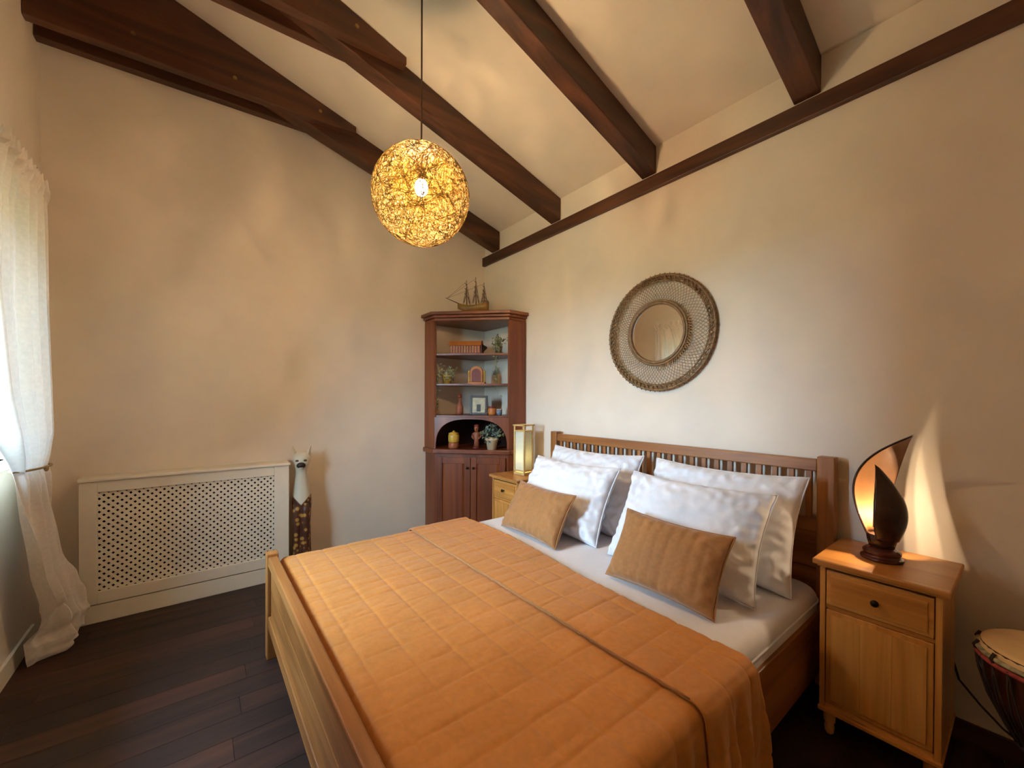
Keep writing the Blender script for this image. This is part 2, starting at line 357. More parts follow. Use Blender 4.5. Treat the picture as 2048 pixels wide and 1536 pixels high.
# ------------------------------------------------------------------ quilted bedspread
def quilt(s, t, cell=.135):
    a = abs(((s/cell) % 1)-.5)*2; b = abs(((t/cell) % 1)-.5)*2      # 1 on the stitch line
    ln = max(max(0, (a-.86)/.14), max(0, (b-.86)/.14))
    return (1-a**4)*.0012+(1-b**4)*.0012 - ln*.0033
def wrinkle(x, y):
    v = mnoise.noise((x*6.0, y*3.1, 1.7))*.0040 + (abs(mnoise.noise((x*13, y*4+x*2, 4.1)))**.6-.5)*.0050 + mnoise.noise((x*38, y*16, 9.1))*.0016
    return v
CR = .045
def across(s, zt, hang_far, hang_near, xo0, xo1):
    """arc length s across the bed -> x, z, hang depth, normal side"""
    wflat = (xo1-CR)-(xo0+CR); arc = CR*PI/2
    Lf = hang_far; 
    if s < Lf: return xo0, zt-CR-(Lf-s), Lf-s, -1
    s -= Lf
    if s < arc: a = s/CR; return xo0+CR-CR*math.cos(a), zt-CR+CR*math.sin(a), 0, -math.cos(a)
    s -= arc
    if s < wflat: return xo0+CR+s, zt, 0, 0
    s -= wflat
    if s < arc: a = s/CR; return xo1-CR+CR*math.sin(a), zt-CR+CR*math.cos(a), 0, math.sin(a)
    s -= arc
    return xo1, zt-CR-s, s, 1
def spread(y_foot, y_head, zt, off, hn, nu, nv, foot_tuck, headfn=None, slant=0):
    xo0, xo1 = BX0-.004-off, BX1+.016+off
    hf = .16; tot = hf+hn+CR*PI+(xo1-xo0-2*CR)
    def fn(u, v):
        s = u*tot; x, z, dep, nx = across(s, zt, hf, hn, xo0, xo1)
        yh = headfn(x) if headfn else y_head
        y = y_foot+(yh-y_foot)*v
        if dep > 0 and nx > 0: y += slant*dep*(v-.3)
        z += (quilt(s, y)+wrinkle(x, y))*(1-abs(nx))
        if abs(nx) > 0:
            k = min(1, (dep+.02)/.16)
            f = math.sin(y*43+1.3*math.sin(y*17))*.5+math.sin(y*88+2)*.28+mnoise.noise((y*30, dep*3, 3))*.4
            x += nx*(quilt(s, y)+ f*.026*k + .018*k)
        if foot_tuck:
            e = max(0, (.035-v*(yh-y_foot))/.035)
            z -= (e**2)*.045
        return (x, y, z)
    return MB().grid(fn, nu, nv)
ZC = MZ1+.012
cov = tag(spread(-2.108, -1.30, ZC, 0, .40, 420, 150, True).build('bedspread', M['cover'], smooth=True, solid=.006), 'ochre quilted bedspread spread over the foot of the bed', 'bedspread')
def headedge(x):
    k = (x-BX0)/(BX1-BX0)
    return -.935 - .10*max(0, k)**2.0 + .02*math.sin(k*7.0)
spread(-1.352, -1.0, ZC+.013, .012, .43, 420, 80, False, headedge, .10).build('folded_layer', M['cover'], cov, smooth=True, solid=.007)
xo0, xo1 = BX0-.018, BX1+.03
hem = [(xo0+.05+(xo1-xo0-.10)*k/60, -1.352, ZC+.0165+wrinkle(xo0+(xo1-xo0)*k/60, -1.352)) for k in range(61)]
MB().tube(hem, .0035, 6).build('hem_piping', M['cushion'], cov, smooth=True)

# ------------------------------------------------------------------ pillows and cushions
def pillow(name, w_, h_, t_, mat, label, cat, loc, tilt, yaw=0, roll=0, group=None, seed=0, stripes=0, soft=.42, wr=1.0, n=72):
    mb = MB()
    def side(sg):
        def fn(u, v):
            a, b = u*2-1, v*2-1
            x = w_/2*a*(1-.07*(1-b*b)); y = h_/2*b*(1-.09*(1-a*a))
            th = max(0, (1-abs(a)**2.6)*(1-abs(b)**2.6))**soft
            z = sg*t_/2*th
            e = (1-th)*th*4
            z += sg*wr*(mnoise.noise((x*6+seed, y*6, sg*2.0))*.022*th + mnoise.noise((x*14+seed, y*10, sg))*.007*min(1, th*2) + e*.022*mnoise.noise((x*26+seed, y*26, 5)))
            if stripes: z += sg*.0060*min(1, th*1.5)*(abs(math.cos(PI*x*stripes))**.35-.6)
            # fabric sags: lower half fuller
            z += sg*.02*th*(-b)*.5
            return (x, y, z)
        return fn
    mb.grid(side(1), n, n); k = len(mb.f); mb.grid(lambda u, v: side(-1)(1-u, v), n, n)
    o = mb.build(name, mat, smooth=True, weld=True)
    # local x = width, local y = up, local z = thickness towards the room (-y)
    R = Matrix.Rotation(yaw, 4, 'Z') @ Matrix.Rotation(PI/2-tilt, 4, 'X') @ Matrix.Rotation(roll, 4, 'Z')
    o.matrix_world = Matrix.Translation(loc) @ R
    # piped seam round the edge
    pts = []
    for k in range(4*24):
        e, q = divmod(k, 24); q = q/24*2-1
        a, b = ((q, -1), (1, q), (-q, 1), (-1, -q))[e]
        pts.append((w_/2*a*(1-.07*(1-b*b)), h_/2*b*(1-.09*(1-a*a)), 0))
    MB().tube(pts, .004, 5, True).build('seam', mat, o, smooth=True)
    return tag(o, label, cat, group)
G1 = 'white pillows leaning on the headboard'
pillow('pillow', .80, .55, .20, M['sheet'], 'white pillow upright against the headboard, on the side nearest the shell lamp', 'pillow', (2.60, -.295, .760), .42, 0, .0, G1, 1)
pillow('pillow', .80, .55, .20, M['sheet'], 'white pillow upright against the headboard, on the side nearest the corner cabinet', 'pillow', (1.70, -.288, .758), .42, .03, .0, G1, 5)
pillow('pillow', .76, .50, .20, M['sheet'], 'front white pillow on the side nearest the shell lamp, behind a brown cushion', 'pillow', (2.56, -.512, .73), .50, .0, .0, G1, 9)
pillow('pillow', .74, .50, .20, M['sheet'], 'front white pillow on the side nearest the corner cabinet, behind a brown cushion', 'pillow', (1.70, -.502, .727), .50, .04, .0, G1, 13)
G2 = 'ochre cushions in front of the white pillows'
pillow('cushion', .53, .34, .13, M['cushion'], 'ochre ribbed cushion nearest the shell lamp, in front of the white pillows', 'cushion', (2.62, -.775, .66), .52, .02, -.02, G2, 21, 19, wr=.45)
pillow('cushion', .55, .33, .13, M['cushion'], 'ochre ribbed cushion nearest the corner cabinet, in front of the white pillows', 'cushion', (1.69, -.735, .655), .52, -.04, .0, G2, 27, 19, wr=.45)

# ------------------------------------------------------------------ bedside cabinets
def nightstand():
    t = thing('bedside_cabinet', 'x', 'bedside cabinet'); W_, D, H = .394, .40, .724    # origin front-left floor, x right, y back
    MB().box((0, 0, H-.022), (W_, D+.012, H)).build('top', M['top_pine'], t, bevel=.005)
    MB().box((.012, .022, H-.034), (W_-.012, D, H-.022)).build('moulding', M['npine_x'], t, bevel=.003)
    MB().box((.022, .022, .115), (.04, D, H-.034)).build('side_panel', M['npine_z'], t, bevel=.002)
    MB().box((W_-.04, .022, .115), (W_-.022, D, H-.034)).build('side_panel', M['npine_z'], t, bevel=.002)
    MB().box((.04, D-.012, .115), (W_-.04, D, H-.034)).build('back_panel', M['npine_z'], t)
    MB().box((.04, .03, .115), (W_-.04, D-.012, .135)).build('bottom_panel', M['npine_x'], t)
    MB().box((.04, .03, .525), (W_-.04, D-.012, .538)).build('divider', M['npine_x'], t)
    d = MB().box((.043, .024, .541), (W_-.043, .042, .682)).build('drawer', M['npine_x'], t, bevel=.003)
    MB().box((.058, .018, .556), (W_-.058, .024, .667)).build('drawer_panel', M['npine_x'], d, bevel=.004)
    k = MB().lathe([(.004, 0), (.005, .012), (.012, .018), (.013, .024), (.008, .029)], 14).xf(Matrix.Translation((W_/2, .018, .612)) @ Matrix.Rotation(PI/2, 4, 'X')); k.build('knob', M['metal_dark'], d, smooth=True)
    dr = MB().box((.043, .024, .138), (W_-.043, .042, .522)).build('door', M['npine_z'], t, bevel=.003)
    for i in range(3):
        a = .06+i*(W_-.12)/3; MB().box((a+.0002, .0195, .158), (a+(W_-.12)/3-.0002, .024, .502)).build('door_board', M['npine_z'], dr, bevel=.0006)
    MB().box((.018, .014, .100), (W_-.018, D, .118)).build('base_moulding', M['npine_x'], t, bevel=.004)
    for a in (.05, W_-.05):
        for b in (.055, D-.04):
            MB().lathe([(.011, 0), (.015, .006), (.018, .03), (.014, .04), (.020, .052), (.021, .10)], 14, (a, b, 0)).build('leg', M['npine_z'], t, smooth=True)
    return t
n1 = nightstand(); n2 = copy_tree(n1)
n1.location = (3.083, -.44, 0); tag(n1, 'light pine bedside cabinet under the carved leaf lamp', 'bedside cabinet', 'pine bedside cabinets')
n2.location = (.735, -.445, 0); tag(n2, 'light pine bedside cabinet under the paper lantern, beside the corner cabinet', 'bedside cabinet', 'pine bedside cabinets')

# ------------------------------------------------------------------ carved leaf lamp
lamp = thing('leaf_lamp', 'dark carved wooden table lamp of two curved leaf shells', 'lamp', (3.262, -.225, .7245))
MB().lathe([(.068, 0), (.068, .010), (.060, .014), (.057, .022), (.061, .027), (.061, .036), (.052, .044), (.040, .050)], 28).build('base', M['lamp_base'], lamp, smooth=False, bevel=.002)
MB().lathe([(.040, .050), (.047, .075), (.050, .10), (.046, .104)], 24).build('collar', M['shell_dark'], lamp, smooth=True)
def leaf(h, r0, rmax, a_mid, half, lean, nu=28, nv=44, base=.085, prof=None, flat=0):
    """leaf shell: azimuth a_mid +- half(t), radius bulging then closing to a leaning tip"""
    def fn(u, v):
        hw = half(v); a = a_mid(v)+(u*2-1)*hw; R = prof(v)
        cx, cy = lean(v)
        return (cx+R*math.cos(a), cy+R*math.sin(a), base+h*(v if flat == 0 else (1-flat)*v+flat*math.sin(v*PI/2)))
    return MB().grid(fn, nu, nv)
def bulge(r0, rm, vm, rt_):
    def p(v):
        if v < vm: k = v/vm; return r0+(rm-r0)*math.sin(k*PI/2)
        k = (v-vm)/(1-vm); return rt_+(rm-rt_)*math.cos(k*PI/2)
    return p
bm = lambda v: math.radians(141-79*v**1.7); bh = lambda v: math.radians(50)*(1-v**2.1)+.01; bln = lambda v: (.002+.088*v**2.6, -.006*v)
bo = leaf(.435, 0, 0, bm, bh, bln, prof=bulge(.045, .106, .40, .005), flat=.75).build('back_leaf', M['shell_dark'], lamp, smooth=True, solid=.005)
leaf(.428, 0, 0, bm, lambda v: bh(v)*.985, bln, prof=bulge(.041, .1015, .40, .004), flat=.75).build('leaf_lining', M['shell_in'], bo, smooth=True, solid=.002)
sm = leaf(.30, 0, 0, lambda v: math.radians(-22+18*v-70*v**14), lambda v: math.radians(86)*(1-v**14)+.01, lambda v: (.006-.030*v**2, -.004), prof=bulge(.046, .074, .38, .004))
sm.build('front_leaf', M['shell_dark'], lamp, smooth=True, solid=.005)
MB().lathe([(.012, .05), (.012, .12), (.016, .125), (.016, .155)], 12, (-.015, .01, 0)).build('bulb_holder', M['metal_dark'], lamp, smooth=True)
MB().ell((-.015, .01, .185), (.006, .006, .016)).build('bulb', M['bulb_small'], lamp, smooth=True)
def point(name, parent, loc, watts, col, rad):
    l = bpy.data.lights.new(name, 'POINT'); l.energy = watts; l.color = col; l.shadow_soft_size = rad
    o = bpy.data.objects.new(name, l); C.objects.link(o); o.parent = parent; o.location = loc; return o
point('bulb_light', lamp, (-.015, .01, .185), SHELL_W, (1, .74, .46), .009)
cab = [(3.40, -.02, .60), (3.44, -.012, .35), (3.465, -.02, .25), (3.52, -.025, .185), (3.58, -.025, .125), (3.64, -.03, .09), (3.72, -.03, .06), (3.85, -.03, .03)]
tag(MB().tube(cab, .004, 6).build('power_cord', M['black_cable'], smooth=True), 'thin dark lamp cable sloping down the wall beside the bedside cabinet', 'cable')

# ------------------------------------------------------------------ paper lantern
lan = thing('paper_lantern', 'pale paper table lantern with bamboo frame on the far bedside cabinet', 'lamp', (.925, -.21, .7245), .15)
hw, hh = .056, .42
MB().box((-hw-.006, -hw-.006, 0), (hw+.006, hw+.006, .022)).build('base', M['bamboo'], lan, bevel=.003)
for sx in (-1, 1):
    for sy in (-1, 1):
        MB().box((sx*hw-.006, sy*hw-.006, .022), (sx*hw+.006, sy*hw+.006, hh)).build('post', M['bamboo'], lan, bevel=.002)
for zz in (.03, hh-.05):
    for k in range(4):
        r_ = Matrix.Rotation(k*PI/2, 4, 'Z'); MB().box((-hw+.006, -hw-.005, zz), (hw-.006, -hw+.005, zz+.012)).xf(r_).build('crossbar', M['bamboo'], lan)
for k in range(4):
    r_ = Matrix.Rotation(k*PI/2, 4, 'Z'); MB().box((-hw+.006, -hw+.0055, .03), (hw-.006, -hw+.0068, hh-.045)).xf(r_).build('paper_panel', M['paper'], lan)
fr = MB()
for k in range(4):
    r_ = Matrix.Rotation(k*PI/2, 4, 'Z'); q = MB().box((-hw-.012, -hw-.012, hh), (hw+.012, -hw+.008, hh+.012)).xf(r_); n = len(fr.v); fr.v += q.v; fr.f += [tuple(i+n for i in f) for f in q.f]
fr.build('top_frame', M['bamboo'], lan)
MB().lathe([(.012, .022), (.012, .10), (.015, .11)], 12).build('bulb_holder', M['metal_dark'], lan)
MB().ell((0, 0, .15), (.016, .016, .024)).build('bulb', M['bulb_small'], lan, smooth=True)
point('bulb_light', lan, (0, 0, .15), LANTERN_W, (1, .82, .55), .03)

# ------------------------------------------------------------------ corner cabinet
cc = thing('corner_cabinet', 'tall reddish-brown cherry corner cabinet with open shelves above two doors', 'cabinet', (.35, -.35, 0))
A_, B_ = .705, .205
def pent(off, a=A_, b=B_):
    a2 = a+off; b2 = b+off*.414
    return [(.006, -.006), (a2, -.006), (a2, -b2), (b2, -a2), (.006, -a2)]
def cl(mb): return mb.xf(Matrix.Translation((-.35, .35, 0)))
cl(MB().prism(pent(-.02), 'z', 0, .06)).build('plinth', M['cherry_x'], cc)
cl(MB().prism(pent(-.012), 'z', .06, .865)).build('lower_body', M['cherry_z'], cc, bevel=.003)
cl(MB().prism(pent(.018), 'z', .865, .908)).build('counter', M['cherry_x'], cc, bevel=.008)
cl(MB().box((A_-.022, -.006, .908), (A_, -B_, 2.10))).build('side_panel', M['cherry_z'], cc, bevel=.003)
cl(MB().box((.006, -A_+.022, .908), (B_, -A_, 2.10))).build('side_panel', M['cherry_z'], cc, bevel=.003)
for k, (o_, z_a, z_b) in enumerate(((0, 2.10, 2.128), (.018, 2.128, 2.152), (.042, 2.152, 2.182))):
    cl(MB().prism(pent(o_), 'z', z_a, z_b)).build(('top_panel', 'cornice_moulding', 'cornice')[k], M['cherry_x'], cc, bevel=.006)
SH = (1.80, 1.518, 1.222)
for z_ in SH:
    cl(MB().prism(pent(-.024), 'z', z_-.018, z_)).build('shelf', M['cherry_x'], cc, bevel=.002)
# frame on the diagonal front: local u along the diagonal from left to right
DL = (A_-B_)*math.sqrt(2)
DM = Matrix.Translation((B_-.35, -A_+.35, 0)) @ Matrix.Rotation(PI/4, 4, 'Z')      # u -> diag, v -> into the cabinet
# arched board under the lowest shelf
zb, zt_, aw = .908, SH[2]-.018, DL/2-.016
poly = [(0, zb), (0, zt_), (DL, zt_), (DL, zb)]
ar = [(DL/2+aw*math.copysign(abs(math.cos(PI*k/24))**.72, math.cos(PI*k/24)), zb+.005+(zt_-zb-.022)*math.sin(PI*k/24)**.72) for k in range(25)]
mb = MB()
top = [(DL*(1-k/24), zt_) for k in range(25)]
for k in range(24):
    a, b, c_, d_ = ar[k], ar[k+1], top[k+1], top[k]
    for v_, rev in ((.004, 0), (.022, 1)):
        q = [(a[0], v_, a[1]), (b[0], v_, b[1]), (c_[0], v_, c_[1]), (d_[0], v_, d_[1])]; mb.quad(*(q if rev else q[::-1]))
    mb.quad((a[0], .004, a[1]), (b[0], .004, b[1]), (b[0], .022, b[1]), (a[0], .022, a[1]))
for s_ in (0, 1):
    e = ar[0] if s_ else ar[-1]; xx = DL if s_ else 0
    mb.quad((e[0], .004, e[1]), (xx, .004, zb), (xx, .004, zt_))
    mb.box((min(e[0], xx), .004, zb), (max(e[0], xx), .022, zb+.006))
mb.xf(DM).build('arched_board', M['cherry_z'], cc)
cl(MB().box((.008, -.012, .908), (A_-.024, -.02, SH[2]-.018))).build('back_board', M['cherry_shade'], cc)  # boards behind the arch carry the compartment's shade in their colour
cl(MB().box((.008, -.02, .908), (.016, -A_+.024, SH[2]-.018))).build('back_board', M['cherry_shade'], cc)
for s_ in (0, 1):
    u0 = .03+s_*(DL/2-.028); u1 = u0+DL/2-.032
    f = MB().box((u0, -.012, .085), (u0+.055, .008, .835)).box((u1-.055, -.012, .085), (u1, .008, .835)).box((u0+.055, -.012, .085), (u1-.055, .008, .145)).box((u0+.055, -.012, .775), (u1-.055, .008, .835)).xf(DM).build('door', M['cherry_z'], cc, bevel=.003)
    MB().prism([(u0+.055, 0), (u1-.055, 0), (u1-.08, -.010), (u0+.08, -.010)], 'z', .145, .775).xf(DM).build('door_panel', M['cherry_z'], f)
    ku = u1-.027 if s_ == 0 else u0+.027
    MB().lathe([(.005, 0), (.005, .012), (.012, .02), (.009, .027)], 12).xf(DM @ Matrix.Translation((ku, -.012, .74)) @ Matrix.Rotation(PI/2, 4, 'X')).build('knob', M['metal_dark'], f, smooth=True)

# ------------------------------------------------------------------ things in the cabinet
def dp(u, v): # point on the diagonal system in world (u along the front, v into the corner)
    p = Matrix.Translation((B_, -A_, 0)) @ Matrix.Rotation(PI/4, 4, 'Z') @ Vector((u, v, 0)); return p.x, p.y
D45 = PI/4
def leaves(mb, pts, size, n, seed, spread_=.03, flat=False):
    r = random.Random(seed)
    for i in range(n):
        p = Vector(pts[r.randrange(len(pts))])+Vector((r.gauss(0, spread_), r.gauss(0, spread_), r.gauss(0, spread_)))
        d = Vector((r.uniform(-1, 1), r.uniform(-1, 1), r.uniform(-.6, .8))).normalized(); s_ = d.cross(Vector((r.uniform(-1, 1), r.uniform(-1, 1), r.uniform(-1, 1)))).normalized(); L = size*r.uniform(.7, 1.3)
        nrm = d.cross(s_)*L*.12
        mb.quad(p, p+d*L*.4+s_*L*.28+nrm, p+d*L, p+d*L*.4-s_*L*.28+nrm)
# model longhouse
hx, hy = dp(.27, .17)
h = thing('model_longhouse', 'small orange-brown slatted wooden longhouse model on the top cabinet shelf', 'ornament', (hx, hy, SH[0]+.0005), D45)
MB().box((-.16, -.045, 0), (.15, .045, .016)).build('base', M['maroon'], h)
MB().box((-.15, -.036, .016), (.14, .036, .085)).build('wall', M['terracotta'], h)
for k in range(11):
    MB().box((-.145+k*.0265, -.043, .016), (-.133+k*.0265, -.036, .085)).build('post', M['orange'], h)
MB().prism([(-.055, .085), (.055, .085), (.02, .13), (-.02, .13)], 'x', -.165, .15).build('roof', M['orange'], h)
MB().prism([(-.05, .016), (.05, .016), (.055, .085), (0, .135), (-.055, .085)], 'x', .15, .158).build('gable', M['maroon'], h)
MB().loft([[(.158, -.03, .03), (.158, .03, .03), (.158, .03, .1), (.158, -.03, .1)], [(.20, -.004, .06), (.20, .004, .06), (.20, .004, .075), (.20, -.004, .075)]]).build('prow', M['black'], h)
# trailing plant, top right
px_, py_ = dp(.585, .12)
p = thing('trailing_plant', 'pale green trailing plant hanging down the right of the top cabinet shelves', 'plant', (px_, py_, SH[0]+.0005))
MB().lathe([(.03, 0), (.042, .07), (.045, .075), (.04, .075), (.03, .01)], 16).build('pot', M['cream'], p, smooth=True)
mb = MB(); vines = []
for k in range(7):
    a = -.2-k*.38; L = [Vector((.03*math.cos(a), .03*math.sin(a), .08))]; rr = .05+.02*rnd.random()
    ln = (.12, .30, .38, .22, .46, .15, .1)[k]
    tgt = Vector((.055*math.cos(-PI/4+.5*(k-3)*.3), .055*math.sin(-PI/4+.5*(k-3)*.3), 0))
    for j in range(1, 12):
        q = j/11; L.append(Vector((L[0].x*(1-q)+tgt.x*min(1, q*2), L[0].y*(1-q)+tgt.y*min(1, q*2), .08+.05*math.sin(q*PI)-ln*max(0, q-.25)/.75)))
    vines.append(L); mb.tube(L, .0015, 4)
mb.build('stem', M['leaf'], p)
mb = MB(); leaves(mb, [q for L in vines for q in L], .028, 150, 3, .014); leaves(mb, [(0, 0, .11), (0, 0, .14), (.02, 0, .12)], .035, 60, 4, .03); mb.build('foliage', M['leaf_pale'], p)
# icon niche
ix, iy = dp(.37, .17)
h = thing('arched_shrine', 'small orange arched shrine ornament with maroon niche on the second cabinet shelf', 'ornament', (ix, iy, SH[1]+.0005), D45)
def archpoly(w_, hh_, n=12): return [(-w_, 0), (w_, 0)]+[(w_*math.cos(PI*k/n), hh_-w_+w_*math.sin(PI*k/n)) for k in range(n+1)]
MB().box((-.085, -.035, 0), (.085, .035, .018)).build('base', M['orange'], h, bevel=.003)
MB().prism([(a, b+.018) for a, b in archpoly(.062, .155)], 'y', -.02, .025).build('arch', M['orange'], h, bevel=.003)
MB().prism([(a, b+.022) for a, b in archpoly(.044, .125)], 'y', -.026, -.02).build('niche', M['maroon'], h)
for sx in (-1, 1): MB().lathe([(.011, .018), (.009, .03), (.009, .11), (.013, .12), (.003, .135)], 10, (sx*.075, 0, 0)).build('column', M['yellow'], h, smooth=True)
# plant left on second shelf
px_, py_ = dp(.10, .10)
p = thing('potted_plant', 'bushy grey-green plant in a yellow pot at the left of the second cabinet shelf', 'plant', (px_, py_, SH[1]+.0005))
MB().lathe([(.028, 0), (.040, .07), (.043, .085), (.037, .085), (.028, .01)], 16).build('pot', M['yellow'], p, smooth=True)
mb = MB(); ring_ = [(.07*math.cos(k*.5), .055*math.sin(k*.5), .09+.055*math.sin(k*.9)) for k in range(13)]; leaves(mb, ring_+[(0, 0, .1), (0, 0, .13)], .032, 130, 8, .018)
dr_ = [(-.01-.01*k*.4, -.095, .07-.035*k) for k in range(11)]; leaves(mb, dr_, .028, 60, 9, .009); mb.tube([(0, -.02, .09), (0, -.07, .10)]+dr_, .0015, 4)
mb.build('foliage', M['leaf_pale'], p)
# bottle figurine, third shelf
bx, by = dp(.215, .13)
h = thing('carved_bottle', 'tall slim brown carved bottle on the third cabinet shelf', 'ornament', (bx, by, SH[2]+.0005))
MB().lathe([(.026, 0), (.034, .02), (.034, .07), (.02, .11), (.014, .13), (.016, .165)], 16).build('body', M['terracotta'], h, smooth=True)
MB().lathe([(.017, .165), (.019, .175), (.017, .19), (.004, .20)], 14).build('stopper', M['maroon'], h, smooth=True)
# picture frame
fx, fy = dp(.385, .19)
h = thing('picture_frame', 'small dark framed picture standing on the third cabinet shelf', 'picture frame', (fx, fy, SH[2]+.001), D45)
lean_ = Matrix.Rotation(-.10, 4, 'X')
fb = MB(); 
for a, b in (((-.085, -.008, 0), (-.065, .008, .185)), ((.065, -.008, 0), (.085, .008, .185)), ((-.065, -.008, 0), (.065, .008, .02)), ((-.065, -.008, .165), (.065, .008, .185))): fb.box(a, b)
fb.xf(lean_).build('frame', M['black'], h, bevel=.002)
pc = MB().box((-.065, .0, .02), (.065, .003, .165)).xf(lean_).build('picture', M['paper_print'], h)
MB().box((-.02, -.001, .03), (.02, .0, .10)).xf(lean_).build('dark_shape', M['grey_print'], pc)
MB().box((-.012, .004, 0), (.012, .06, .006)).build('stand', M['black'], h)
# mug + small blue cup
mx_, my_ = dp(.535, .10)
h = thing('clay_mug', 'brown and orange clay mug on the third cabinet shelf', 'mug', (mx_, my_, SH[2]+.0005))
MB().lathe([(.032, 0), (.038, .02), (.036, .075), (.034, .08), (.030, .078), (.030, .01)], 18).build('cup', M['orange'], h, smooth=True)
MB().lathe([(.0365, .066), (.0385, .07), (.0385, .08), (.0365, .084)], 18).build('rim_band', M['maroon'], h, smooth=True)
MB().tube([(.036*math.cos(-2.2), .036*math.sin(-2.2), .06), (-.045, -.05, .055), (-.045, -.05, .03), (.036*math.cos(-2.2), .036*math.sin(-2.2), .022)], .004, 6).build('handle', M['terracotta'], h, smooth=True)
mx_, my_ = dp(.605, .09)
h = thing('small_cup', 'small grey-blue cup at the right end of the third cabinet shelf', 'cup', (mx_, my_, SH[2]+.0005))
MB().lathe([(.018, 0), (.026, .02), (.027, .055), (.024, .055), (.017, .008)], 16).build('body', M['blue_glaze'], h, smooth=True)
MB().lathe([(.0265, .052), (.0285, .056), (.0265, .059)], 16).build('rim', M['cream'], h, smooth=True)
# counter things
CT = .9085
jx, jy = dp(.175, .06)
h = thing('yellow_jar', 'small yellow lidded jar on the cabinet counter', 'jar', (jx, jy, CT))
MB().lathe([(.04, 0), (.05, .01), (.05, .05), (.044, .058)], 18).build('lower_band', M['terracotta'], h, smooth=True)
MB().lathe([(.044, .058), (.051, .066), (.052, .12), (.046, .135)], 18).build('body', M['yellow'], h, smooth=True)
MB().lathe([(.047, .135), (.047, .145), (.012, .155), (.01, .165), (.004, .168)], 18).build('lid', M['yellow'], h, smooth=True)
jx, jy = dp(.39, .08)
h = thing('carved_figurine', 'red-brown carved standing figurine on the cabinet counter', 'figurine', (jx, jy, CT), D45)
MB().lathe([(.034, 0), (.036, .012), (.03, .02)], 14).build('base', M['maroon'], h, smooth=True)
MB().loft([[(wx*math.cos(2*PI*i/14), wy*math.sin(2*PI*i/14), z_) for i in range(14)] for z_, wx, wy in ((.02, .027, .02), (.07, .022, .018), (.11, .032, .022), (.145, .036, .02), (.16, .014, .012))]).build('body', M['terracotta'], h, smooth=True)
hd = MB().ell((0, 0, .19), (.024, .022, .032)).build('head', M['terracotta'], h, smooth=True)
MB().ell((0, -.023, .188), (.005, .006, .009), 8, 6).build('nose', M['orange'], hd, smooth=True)
MB().ell((0, .004, .212), (.026, .024, .018)).build('headdress', M['maroon'], hd, smooth=True)
for sx in (-1, 1): MB().tube([(sx*.034, 0, .142), (sx*.042, -.004, .11), (sx*.018, -.022, .09)], .008, 8).build('arm', M['terracotta'], h, smooth=True)
jx, jy = dp(.545, .035)
p = thing('potted_plant', 'leafy blue-green plant in a cream pot on the cabinet counter', 'plant', (jx, jy, CT))
MB().lathe([(.042, 0), (.056, .085), (.062, .087), (.063, .108), (.055, .108), (.05, .09), (.045, .085)], 22).build('pot', M['pot'], p, smooth=True)
MB().lathe([(.001, .095), (.05, .095)], 20, cap=False).build('soil', M['maroon'], p)
mb = MB(); leaves(mb, [(.06*math.cos(k), .06*math.sin(k), .14+.03*math.sin(k*2.3)) for k in range(12)]+[(0, 0, .16), (0, 0, .19), (.02, .02, .18)], .042, 130, 12, .022); mb.build('foliage', M['leaf_blue'], p)
mb = MB(); leaves(mb, [(.09*math.cos(k*.7), .09*math.sin(k*.7), .135+.02*math.sin(k*2.3)) for k in range(9)], .028, 46, 15, .012); mb.build('pale_leaf_tips', M['leaf_pale'], p)

# ------------------------------------------------------------------ ship model
sh = thing('model_ship', 'small three-masted wooden ship model on top of the corner cabinet', 'ship model', (.36, -.36, 2.1825), D45)
MB().box((-.09, -.03, 0), (.10, .03, .012)).build('stand', M['ship_base'], sh, bevel=.002)
for xx in (-.06, .06): MB().box((xx-.008, -.02, .012), (xx+.008, .02, .03)).build('cradle', M['ship_base'], sh)
secs = []
for k in range(13):
    q = k/12; xx = -.165+.30*q; wd = .036*math.sin(min(1, q*1.25)*PI/2)**.8*(1 if q < .9 else 1-(q-.9)*3); wd = max(wd, .002)
    zd = .085+.030*(2*q-1)**2; zk = .028+.03*max(0, .25-q)*4
    secs.append([(xx, wd*math.sin(a), zk+(zd-zk)*(1-math.cos(a))) if abs(a) <= PI/2 else (xx, 0, zd) for a in [(-PI/2)+PI*i/8 for i in range(9)]])
MB().loft(secs).build('hull', M['ship_hull'], sh, smooth=True)
MB().box((.085, -.03, .095), (.135, .03, .125)).build('stern_castle', M['ship_dark'], sh, bevel=.003)
MB().tube([(-.15, 0, .105), (-.285, 0, .165)], lambda q: .005-.003*q, 6).build('bowsprit', M['ship_dark'], sh)
rig = MB()
for xm_, mh in ((-.075, .33), (.015, .355), (.095, .30)):
    m_ = MB().tube([(xm_, 0, .08), (xm_-.004, 0, mh)], lambda q: .006-.004*q, 6).build('mast', M['ship_dark'], sh)
    for q in (.45, .65, .85):
        zz = .08+(mh-.08)*q; MB().tube([(xm_-.012, -.055*(1.3-q), zz), (xm_-.012, .055*(1.3-q), zz)], .0028, 5).build('yard', M['ship_dark'], m_)
        for sgn in (-1, 1): rig.tube([(xm_+.02*sgn, sgn*.03, .095), (xm_, 0, zz)], .0012, 4); rig.tube([(xm_-.03*sgn, -sgn*.03, .095), (xm_, 0, zz)], .0012, 4)
    rig.tube([(-.27, 0, .16), (xm_, 0, mh-.01)], .0011, 4)
rig.build('rigging', M['ship_dark'], sh)

